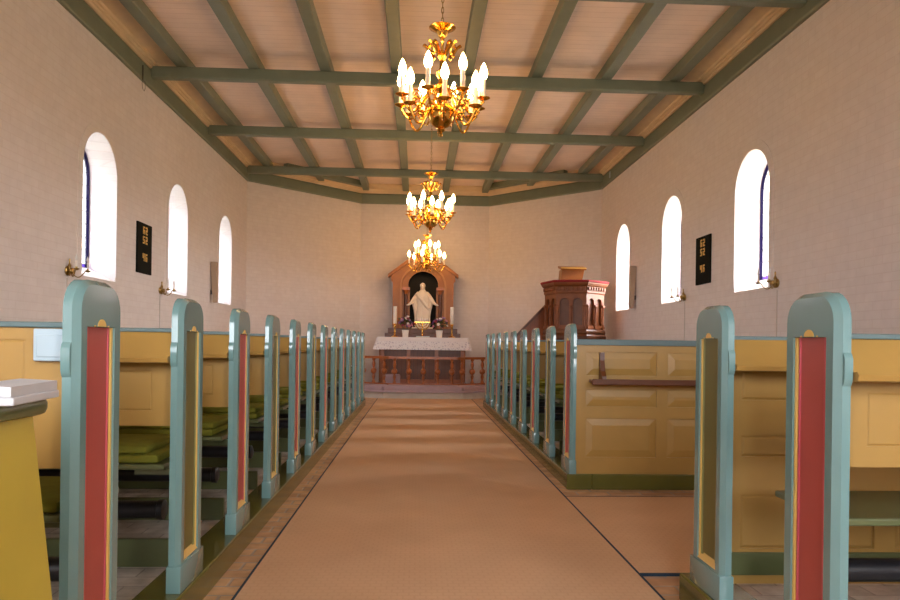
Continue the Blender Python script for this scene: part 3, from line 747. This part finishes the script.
for i in range(len(rail)-1):
    p, q = rail[i], rail[i+1]; n = {2: 5}.get(i, max(2, round((q-p).length/.27)))
    for k in range(n):
        u = (k+.5)/n if i != 2 else (k+.35)/(n-.3)
        v = p+(q-p)*u
        shared('baluster', 'baluster', lambda: MB().lathe(BAL, 12), M['woodp'], t, SM, (v.x-AX, v.y-14.96, .278-zf))
t = thing('kneeling_step', 'low pale step with a mauve plush kneeling cushion, along the altar rail', 'kneeler', (AX, 14.7, 0))
def tl2(mb):
    bmesh.ops.translate(mb.bm, verts=mb.bm.verts, vec=(-AX, -14.7, 0)); return mb
part('step', tl2(band(rail, -.36, -.06, 0, .125)), M['step'], t)
for i in (1, 2, 3):
    mb = tl2(band(rail, -.375, -.062, .126, .262, i, i+1))
    bmesh.ops.remove_doubles(mb.bm, verts=mb.bm.verts, dist=1e-5)
    bmesh.ops.bevel(mb.bm, geom=mb.bm.edges[:], offset=.035, segments=3, affect='EDGES', profile=.5)
    part('cushion', mb, M['plush'], t, SM, label='mauve plush cushion')
t = tag(part('hassock', MB().box(-.17, -.12, 0, .17, .12, .30, .03), M['plush'], None, SM, (-.52, 15.32, zf)), 'mauve upholstered hassock behind the altar rail', 'hassock')
# altar
t = thing('altar', 'brown wooden altar table with three planked front panels', 'altar', (AX, 15.92, zf))
part('plinth', MB().box(-.98, -.05, 0, .98, .85, .07, .006), M['wood'], t)
part('body', MB().box(-.90, .03, .07, .90, .80, 1.04), M['woodk'], t, label='darker planked panels')
for x0, x1 in ((-.9, -.82), (-.34, -.26), (.26, .34), (.82, .9)): part('stile', MB().box(x0, 0, .071, x1, .03, 1.039, .004), M['woodp'], t)
for z0, z1 in ((.071, .17), (.95, 1.039)):
    for x0, x1 in ((-.819, -.341), (-.259, .259), (.341, .819)): part('rail', MB().box(x0, .004, z0, x1, .03, z1, .004), M['woodp'], t)
part('table_top', MB().box(-.97, -.06, 1.04, .97, .86, 1.065, .004), M['woodp'], t)
# cloth with a lace border
def lace_mat():
    m = mat('lace_border', (236, 228, 228), .9, var=.02, spec=.1); n = m.node_tree; b = n.nodes['Principled BSDF']
    g = n.nodes.new('ShaderNodeNewGeometry'); sp = n.nodes.new('ShaderNodeSeparateXYZ'); n.links.new(g.outputs['Position'], sp.inputs[0])
    cb = n.nodes.new('ShaderNodeCombineXYZ'); ad = n.nodes.new('ShaderNodeMath'); ad.operation = 'ADD'
    n.links.new(sp.outputs[0], ad.inputs[0]); n.links.new(sp.outputs[1], ad.inputs[1]); n.links.new(ad.outputs[0], cb.inputs[0]); n.links.new(sp.outputs[2], cb.inputs[1])
    vo = n.nodes.new('ShaderNodeTexVoronoi'); vo.inputs['Scale'].default_value = 20; vo.feature = 'DISTANCE_TO_EDGE'; n.links.new(cb.outputs[0], vo.inputs['Vector'])
    rp = n.nodes.new('ShaderNodeValToRGB'); rp.color_ramp.elements[0].position = .12; rp.color_ramp.elements[1].position = .3
    rp.color_ramp.elements[0].color = lin((240, 234, 234))+(1,); rp.color_ramp.elements[1].color = lin((204, 194, 202))+(1,)
    n.links.new(vo.outputs['Distance'], rp.inputs[0]); n.links.new(rp.outputs[0], b.inputs['Base Color']); return m
M['lace'] = lace_mat()
t = thing('altar_cloth', 'white altar cloth with a deep lace border draped over the altar', 'tablecloth', (AX, 15.92, zf+1.066))
def skirt(z0, z1, o0, o1, th=.004):
    mb = MB(); N = 60
    def loop(o, z, wav):
        pts = []; x0, x1, y0, y1 = -.975-o, .975+o, -.065-o, .865
        per = [((x0, y1), (x0, y0)), ((x0, y0), (x1, y0)), ((x1, y0), (x1, y1))]
        for (a, b) in per:
            n = 36 if abs(b[0]-a[0]) > 1 else 14
            for k in range(n):
                u = k/n; x = a[0]+(b[0]-a[0])*u; y = a[1]+(b[1]-a[1])*u; wv = wav*math.sin((x*2.3+y*3.1)*9)
                if abs(b[0]-a[0]) > 1: y -= abs(wv)
                else: x += wv*.6
                pts.append((x, y, z))
        pts.append((x1, y1, z)); return pts
    A, Bq = loop(o0, z0, .0), loop(o1, z1, .012)
    va = [mb.bm.verts.new(p) for p in A]; vb = [mb.bm.verts.new(p) for p in Bq]
    for k in range(len(va)-1): mb.bm.faces.new((va[k], va[k+1], vb[k+1], vb[k]))
    return mb
mb = skirt(.006, -.085, .002, .03); part('drop', mb, M['linen'], t, True)
part('sheet', MB().box(-.978, -.068, 0, .978, .866, .006, .002), M['linen'], t)
mb = skirt(-.085, -.262, .03, .085)
part('lace_border', mb, M['lace'], t, True, label='openwork lace border')
ZA = zf+1.066+.0065
# retable with niche
t = thing('altarpiece', 'gabled orange-brown wooden altarpiece with an arched dark niche', 'altarpiece', (AX, 16.80, zf))
ZR = -zf
def P3(y): return lambda x, z: (x, y, z+ZR)
part('base', MB().box(-.98, 0, 0, .98, .55, 1.06, .01), M['woodo'], t)
part('predella', MB().box(-.86, .03, 1.06, .86, .55, 1.17, .01).box(-.79, .05, 1.17, .79, .55, 1.28, .008), M['woodd'], t)
def gable(hw_b, z_b, hw_e, z_e, z_a):
    return [(-hw_b, z_b), (hw_b, z_b), (hw_b, z_e-.22), (hw_b+.035, z_e-.17), (hw_b+.035, z_e-.06), (hw_e, z_e), (0, z_a), (-hw_e, z_e), (-hw_b-.035, z_e-.06), (-hw_b-.035, z_e-.17), (-hw_b, z_e-.22)]
out = gable(.695, 1.43, .74, 2.69, 3.22)
ar = arch(.50, 1.43, 2.87, 24)
mb = MB()
body = [(-.695, 1.43)]
# front frame: outline with the tall arch cut in from below
fr_out = out[1:]+[out[0]]
poly = [(.50, 1.43)]+[(.695, 1.43)]+out[2:]+[(-.695, 1.43)]+[(-.50, 1.43)]+list(reversed(arch(.50, 1.43, 2.87, 24)))[1:-1]
mb.fill([[(x, .10, z+ZR) for x, z in poly]]); mb.bridge([(x, .10, z+ZR) for x, z in poly], [(x, .30, z+ZR) for x, z in poly]); mb.fill([[(x, .30, z+ZR) for x, z in poly]])
part('frame', mb, M['woodo'], t)
# gable mouldings
for s in (-1, 1):
    a, b = Vector((s*.80, 2.66)), Vector((0, 3.275)); d = (b-a).normalized(); n = Vector((-d.y, d.x))*(1 if s < 0 else -1)
    q = [a, b, b-n*.085*1.0, a-n*.085]; q = [a, b, Vector((0, 3.275-.108)), a+Vector((0, -.075))]
    part('gable_moulding', MB().prism([tuple(v) for v in q], P3(.03), P3(.34)), M['woodo'], t, label='overhanging gable moulding')
m1 = arch(.53, 1.43, 2.90, 24); m0 = arch(.485, 1.43, 2.855, 24)
part('arch_moulding', MB().prism(m1+list(reversed(m0)), P3(.075), P3(.11)), M['goldm'], t, label='pale arched moulding')
# inner board with horseshoe opening
hs = [(.30, 1.43), (.30, 2.30)]
for k in range(25):
    a = math.radians(-26)+math.radians(232)*k/24; hs.append((.345*math.cos(a), 2.425+.315*math.sin(a)))
hs += [(-.30, 2.30), (-.30, 1.43)]
mb = MB(); ia = arch(.499, 1.43, 2.869, 24)
pl_ = [(.30, 1.43), (.499, 1.43)]+ia[1:-1]+[(-.499, 1.43), (-.30, 1.43)]+list(reversed(hs))[1:-1]
mb.fill([[(x, .19, z+ZR) for x, z in pl_]]); mb.bridge([(x, .19, z+ZR) for x, z in pl_], [(x, .24, z+ZR) for x, z in pl_])
part('inner_arch', mb, M['woodo'], t)
part('niche_back', MB().box(-.5, .46, 1.28, .5, .50, 2.9+ZR), M['niche'], t, label='dark niche')
part('niche_side', MB().box(-.52, .25, 1.28, -.5, .5, 2.4+ZR).box(.5, .25, 1.28, .52, .5, 2.4+ZR), M['niche'], t)
for s in (-1, 1):
    co = part('column', MB().lathe([(0, 0), (.055, 0), (.055, .04), (.042, .07), (.045, .1), (.042, .78), (0, .78)], 14, (s*.39, .13, 1.50+ZR)), M['woodd'], t, SM)
    part('capital', MB().box(s*.39-.09, .06, 2.30+ZR, s*.39+.09, .20, 2.37+ZR, .006).lathe([(0, 0), (.045, 0), (.06, .05), (.08, .09), (0, .09)], 14, (s*.39, .13, 2.215+ZR)), M['woodp'], co)
    part('base', MB().box(s*.39-.07, .06, 1.431+ZR, s*.39+.07, .20, 1.505+ZR, .006), M['woodp'], co)
# statue: a plain robed figure in white marble with lowered open arms
t = thing('statue', 'white marble statue of a robed figure with open arms in the niche', 'statue', (AX-.01, 17.02, 1.43))
part('pedestal', MB().box(-.24, -.15, 0, .24, .15, .03, .006), M['marble'], t)
sm = MB()
body = [(.0, .03), (.165, .03), (.170, .06), (.150, .2), (.138, .35), (.132, .5), (.134, .62), (.136, .70), (.128, .78), (.105, .835), (.07, .875), (.045, .90), (.04, .93), (0, .94)]
sm.lathe(body, 24, mtx=Matrix.Diagonal((1, .66, 1, 1)))
sm.ball((0, -.012, .975), .062, (.86, .98, 1.12), 16, 12)
sm.ball((0, .012, .985), .068, (.95, .95, 1.05), 16, 12); sm.ball((0, .02, .92), .06, (1.0, .7, 1), 12, 8)
sm.ball((0, -.06, .93), .03, (.9, .7, 1.2), 10, 8)                       # beard
sm.ball((0, -.075, .972), .012, (.7, .9, 1.4), 8, 6)                     # nose
for s in (-1, 1):
    sm.tube([(s*.085, 0, .83), (s*.15, -.01, .74), (s*.205, -.035, .66), (s*.26, -.075, .585), (s*.31, -.12, .545)], [.045, .052, .050, .036, .024], 12)
    sm.tube([(s*.30, -.11, .55), (s*.325, -.13, .54), (s*.345, -.145, .533)], [.022, .026, .016], 10)
    for f in range(4): sm.tube([(s*.335, -.145+.011*f-.008, .535), (s*(.372-.004*abs(f-1.5)), -.158+.012*f-.008, .527)], [.009, .007], 6)
    sm.tube([(s*.32, -.14, .545), (s*.335, -.165, .55)], [.009, .007], 6)
    # hanging sleeve and cloak edge
    sm.tube([(s*.17, .0, .70), (s*.195, -.01, .58), (s*.16, -.01, .42), (s*.14, -.01, .25), (s*.15, -.01, .06)], [.035, .05, .045, .042, .04], 10)
for k in range(7):
    x = -.11+.037*k; yy = -.105+abs(x)*.35
    sm.tube([(x*.7, yy+.01, .72), (x*.95, yy, .45), (x*1.1, yy, .2), (x*1.15, yy-.005, .04)], [.012, .017, .02, .022], 6)
sm.tube([(-.15, -.06, .80), (-.03, -.115, .66), (.08, -.115, .52), (.15, -.07, .44)], [.03, .032, .032, .03], 8)
so = part('figure', sm, M['marble'], t, True)
rm = so.modifiers.new('Remesh', 'REMESH'); rm.mode = 'VOXEL'; rm.voxel_size = .009; rm.use_smooth_shade = True
s2 = so.modifiers.new('Smooth', 'SMOOTH'); s2.iterations = 2; s2.factor = .5
# candles, vases, candelabrum, book on the altar
def candle(x, label):
    t = thing('altar_candle', label, 'candlestick', (x, 16.2, ZA), 0, 'tall candles on the altar')
    part('holder', MB().lathe([(0, 0), (.075, 0), (.078, .012), (.05, .03), (.02, .045), (.016, .06), (.024, .08), (.015, .10), (.014, .20), (.022, .225), (.016, .25), (.03, .275), (.05, .285), (.05, .292), (.02, .294), (0, .294)], 18), M['brass'], t, SM)
    part('candle', MB().lathe([(0, .294), (.042, .294), (.042, .665), (.036, .672), (0, .668)], 18), M['wax'], t, SM, label='thick white candle')
    part('wick', MB().tube([(0, 0, .668), (.002, 0, .69)], .003, 6), M['wire'], t)
candle(-.503, 'tall white candle in a brass holder, left end of altar')
candle(.746, 'tall white candle in a brass holder, right end of altar')
FC = [mat('violet_petals', (110, 66, 130), .7), mat('pink_petals', (206, 130, 150), .7), mat('white_petals', (236, 226, 220), .7), mat('crimson_petals', (150, 50, 70), .7), mat('lilac_petals', (150, 120, 170), .7)]
def vase(x, label, seed):
    rnd = random.Random(seed)
    t = thing('flower_vase', label, 'vase of flowers', (x, 16.12, ZA), 0, 'flower vases on the altar')
    part('vase', MB().lathe([(0, 0), (.058, 0), (.062, .01), (.068, .08), (.078, .155), (.076, .158), (.06, .15), (0, .14)], 18), M['wax'], t, SM, label='white vase')
    lf = MB()
    for k in range(46):
        a = rnd.uniform(0, 2*PI); el = rnd.uniform(.1, 1.3); r = rnd.uniform(.10, .22)
        c = Vector((r*math.cos(a)*math.cos(el), r*math.sin(a)*math.cos(el)*.8, .22+r*math.sin(el)*1.1))
        rot = Matrix.Rotation(a, 3, 'Z') @ Matrix.Rotation(-el+.5, 3, 'Y')
        lf.ball(c, .036, (1.3, .5, .18), 6, 4, rot)
    for k in range(10):
        a = 2*PI*k/10; lf.tube([(.02*math.cos(a), .02*math.sin(a), .12), (.09*math.cos(a), .07*math.sin(a), .28)], .004, 5)
    part('leaves', lf, M['stemg'], t, label='dark green leaves')
    for k in range(22):
        a = rnd.uniform(0, 2*PI); el = rnd.uniform(.0, 1.45); r = rnd.uniform(.16, .235)
        c = Vector((r*math.cos(a)*math.cos(el), r*math.sin(a)*math.cos(el)*.8, .23+r*math.sin(el)))
        mb = MB(); rr_ = rnd.uniform(.028, .042)
        mb.ball((0, 0, 0), rr_*.6, u=8, v=6)
        for q in range(5): mb.ball((rr_*.6*math.cos(q*1.257), rr_*.6*math.sin(q*1.257), rr_*.15), rr_*.5, (1, 1, .6), 6, 5)
        d = (c-Vector((0, 0, .2))).normalized()
        part('flower', mb, FC[k % 5], t, True, loc=c, rot=d.to_track_quat('Z', 'Y').to_euler())
vase(-.27, 'white vase of mixed flowers, left of the candelabrum', 3)
vase(.468, 'white vase of mixed flowers, right of the candelabrum', 5)
t = thing('candelabrum', 'seven-armed brass candelabrum at the middle of the altar', 'candelabrum', (AX-.01, 16.2, ZA))
part('foot', MB().lathe([(0, 0), (.085, 0), (.085, .012), (.04, .03), (.018, .05), (.014, .08), (.03, .10), (.014, .12), (.012, .34), (0, .34)], 16), M['brass'], t, SM)
for k in range(1, 4):
    r = .052*k
    part('arm', MB().tube([(r*math.cos(PI+PI*j/16), 0, .33+(r*1.05)*math.sin(PI+PI*j/16)) for j in range(17)], .009, 8), M['brass'], t, SM)
for k in range(-3, 4):
    part('candle', MB().lathe([(0, .345), (.012, .345), (.012, .43), (0, .435)], 10, (.052*k, 0, 0)), M['wax'], t, SM)
part('bar', MB().box(-.172, -.014, .325, .172, .014, .345, .004), M['brass'], t)
t = thing('altar_book', 'small pale book lying before the candelabrum on the altar', 'book', (AX, 16.02, ZA))
part('pages', MB().box(-.145, -.075, .004, .145, .075, .024), M['paper'], t)
part('cover', MB().box(-.15, -.08, 0, .15, .08, .004), M['brassd'], t)

# ------------------------------------------------------------------ pulpit
PX, PY = 2.965, 13.97
t = thing('pulpit', 'carved reddish wooden pulpit with a crimson rim at the right wall', 'pulpit', (PX, PY, 0))
def octa(r, ph=PI/8): return [(r*math.cos(ph+k*PI/4), r*math.sin(ph+k*PI/4)) for k in range(8)]
PHS = math.radians(-78.5)
def oct_loft(prof, ph=PHS):
    mb = MB(); mb.lathe(prof, 6, ang=ph); return mb
part('foot', oct_loft([(0, 0), (.30, 0), (.30, .1), (.2, .16), (.17, .3), (.17, .8), (.22, .95), (.42, 1.1), (.55, 1.2), (0, 1.2)]), M['pulpit'], t)
part('base_moulding', oct_loft([(0, 1.2), (.565, 1.2), (.60, 1.22), (.605, 1.27), (.58, 1.30), (.595, 1.33), (.59, 1.36), (.57, 1.39), (0, 1.39)]), M['woodd'], t)
part('core', oct_loft([(0, 1.39), (.505, 1.39), (.505, 2.06), (0, 2.06)]), M['woodd'], t)
RW = .558; side = RW; ap = RW*math.cos(PI/6)
def face_mb():
    mb = MB(); z0, z1 = 1.39, 2.06; hw = side/2+.001
    holes = []
    for c in (-.122, .122):
        a = arch(.084, 1.47, 1.97, 12); holes.append([(c+x, z) for x, z in a])
    rect = [(-hw, z0), (hw, z0), (hw, z1), (-hw, z1)]
    mb.fill([[(x, 0, z) for x, z in rect]]+[[(x, 0, z) for x, z in h] for h in holes])
    for h in holes: mb.bridge([(x, 0, z) for x, z in h], [(x, .04, z) for x, z in h])
    return mb
def cols_mb(c):
    mb = MB()
    mb.lathe([(0, 1.45), (.022, 1.45), (.022, 1.48), (.015, 1.49), (.015, 1.80), (.02, 1.81), (0, 1.81)], 8, (c, -.005, 0))
    mb.box(c-.032, -.03, 1.805, c+.032, .005, 1.85, .003)
    mb.box(c-.03, -.026, 1.41, c+.03, .005, 1.455, .003)
    return mb
def dent_mb():
    mb = MB()
    for k in range(7):
        c = (k-3)*.08; mb.box(c-.02, -.035, 2.115, c+.02, .03, 2.175, .004)
    return mb
for k in range(6):
    a = PHS+PI/6+k*PI/3
    loc = (ap*math.cos(a), ap*math.sin(a), 0); rz = a+PI/2
    f = shared('pulpit_face', 'arcade_panel', face_mb, M['pulpit'], t, loc=loc, rot=(0, 0, rz))
    for c in (-.243, 0, .243): shared(('pulpit_col', c), 'colonnette', lambda: cols_mb(c), M['pulpit'], f, SM)
    shared('pulpit_dent', 'dentil', dent_mb, M['pulpit'], f, loc=(0, -.012, 0))
part('cornice', oct_loft([(0, 2.05), (.562, 2.05), (.58, 2.07), (.58, 2.10), (.575, 2.11), (.58, 2.18), (.61, 2.20), (.632, 2.235), (.638, 2.26), (0, 2.26)]), M['pulpit'], t)
part('rim_cushion', oct_loft([(0, 2.255), (.64, 2.255), (.652, 2.268), (.652, 2.282), (.63, 2.30), (.58, 2.305), (0, 2.30)]), M['redplush'], t, label='crimson cloth on the rim')
ld = part('lectern', MB().prism([(-.24, 2.31), (.16, 2.31), (.20, 2.52), (-.22, 2.52)], lambda x, z: (x-.06, -.22, z), lambda x, z: (x-.06, .06, z)), M['woodo'], t, label='wooden book rest')
part('desk_board', MB().prism([(-.30, 2.50), (-.28, 2.545), (.0, 2.60), (.0, 2.56)], lambda y, z: (-.32, y, z), lambda y, z: (.16, y, z)), M['woodo'], ld)
part('desk_edge', MB().box(-.315, -.312, 2.525, .16, -.29, 2.55, .004), M['gold'], ld)
# stair with planked parapet
t = thing('pulpit_stair', 'planked wooden stair parapet rising to the pulpit', 'stair', (0, 0, 0))
tz = lambda x: 2.0-(2.68-x)*1.06
mb = MB(); mb.prism([(1.9, .0), (2.64, .0), (2.64, tz(2.64)), (1.9, tz(1.9))], lambda x, z: (x, 14.76, z), lambda x, z: (x, 14.80, z)); part('parapet', mb, M['wood'], t)
mb = MB(); mb.prism([(1.74, tz(1.74)-.01), (2.72, tz(2.72)-.01), (2.72, tz(2.72)+.05), (1.74, tz(1.74)+.05)], lambda x, z: (x, 14.73, z), lambda x, z: (x, 14.83, z)); part('handrail', mb, M['woodd'], t)
for k in range(4):
    x = 1.90+.20*k; part('step', MB().box(x, 14.801, 0, x+.20, 15.25, .25*(k+1)), M['wood'], t)
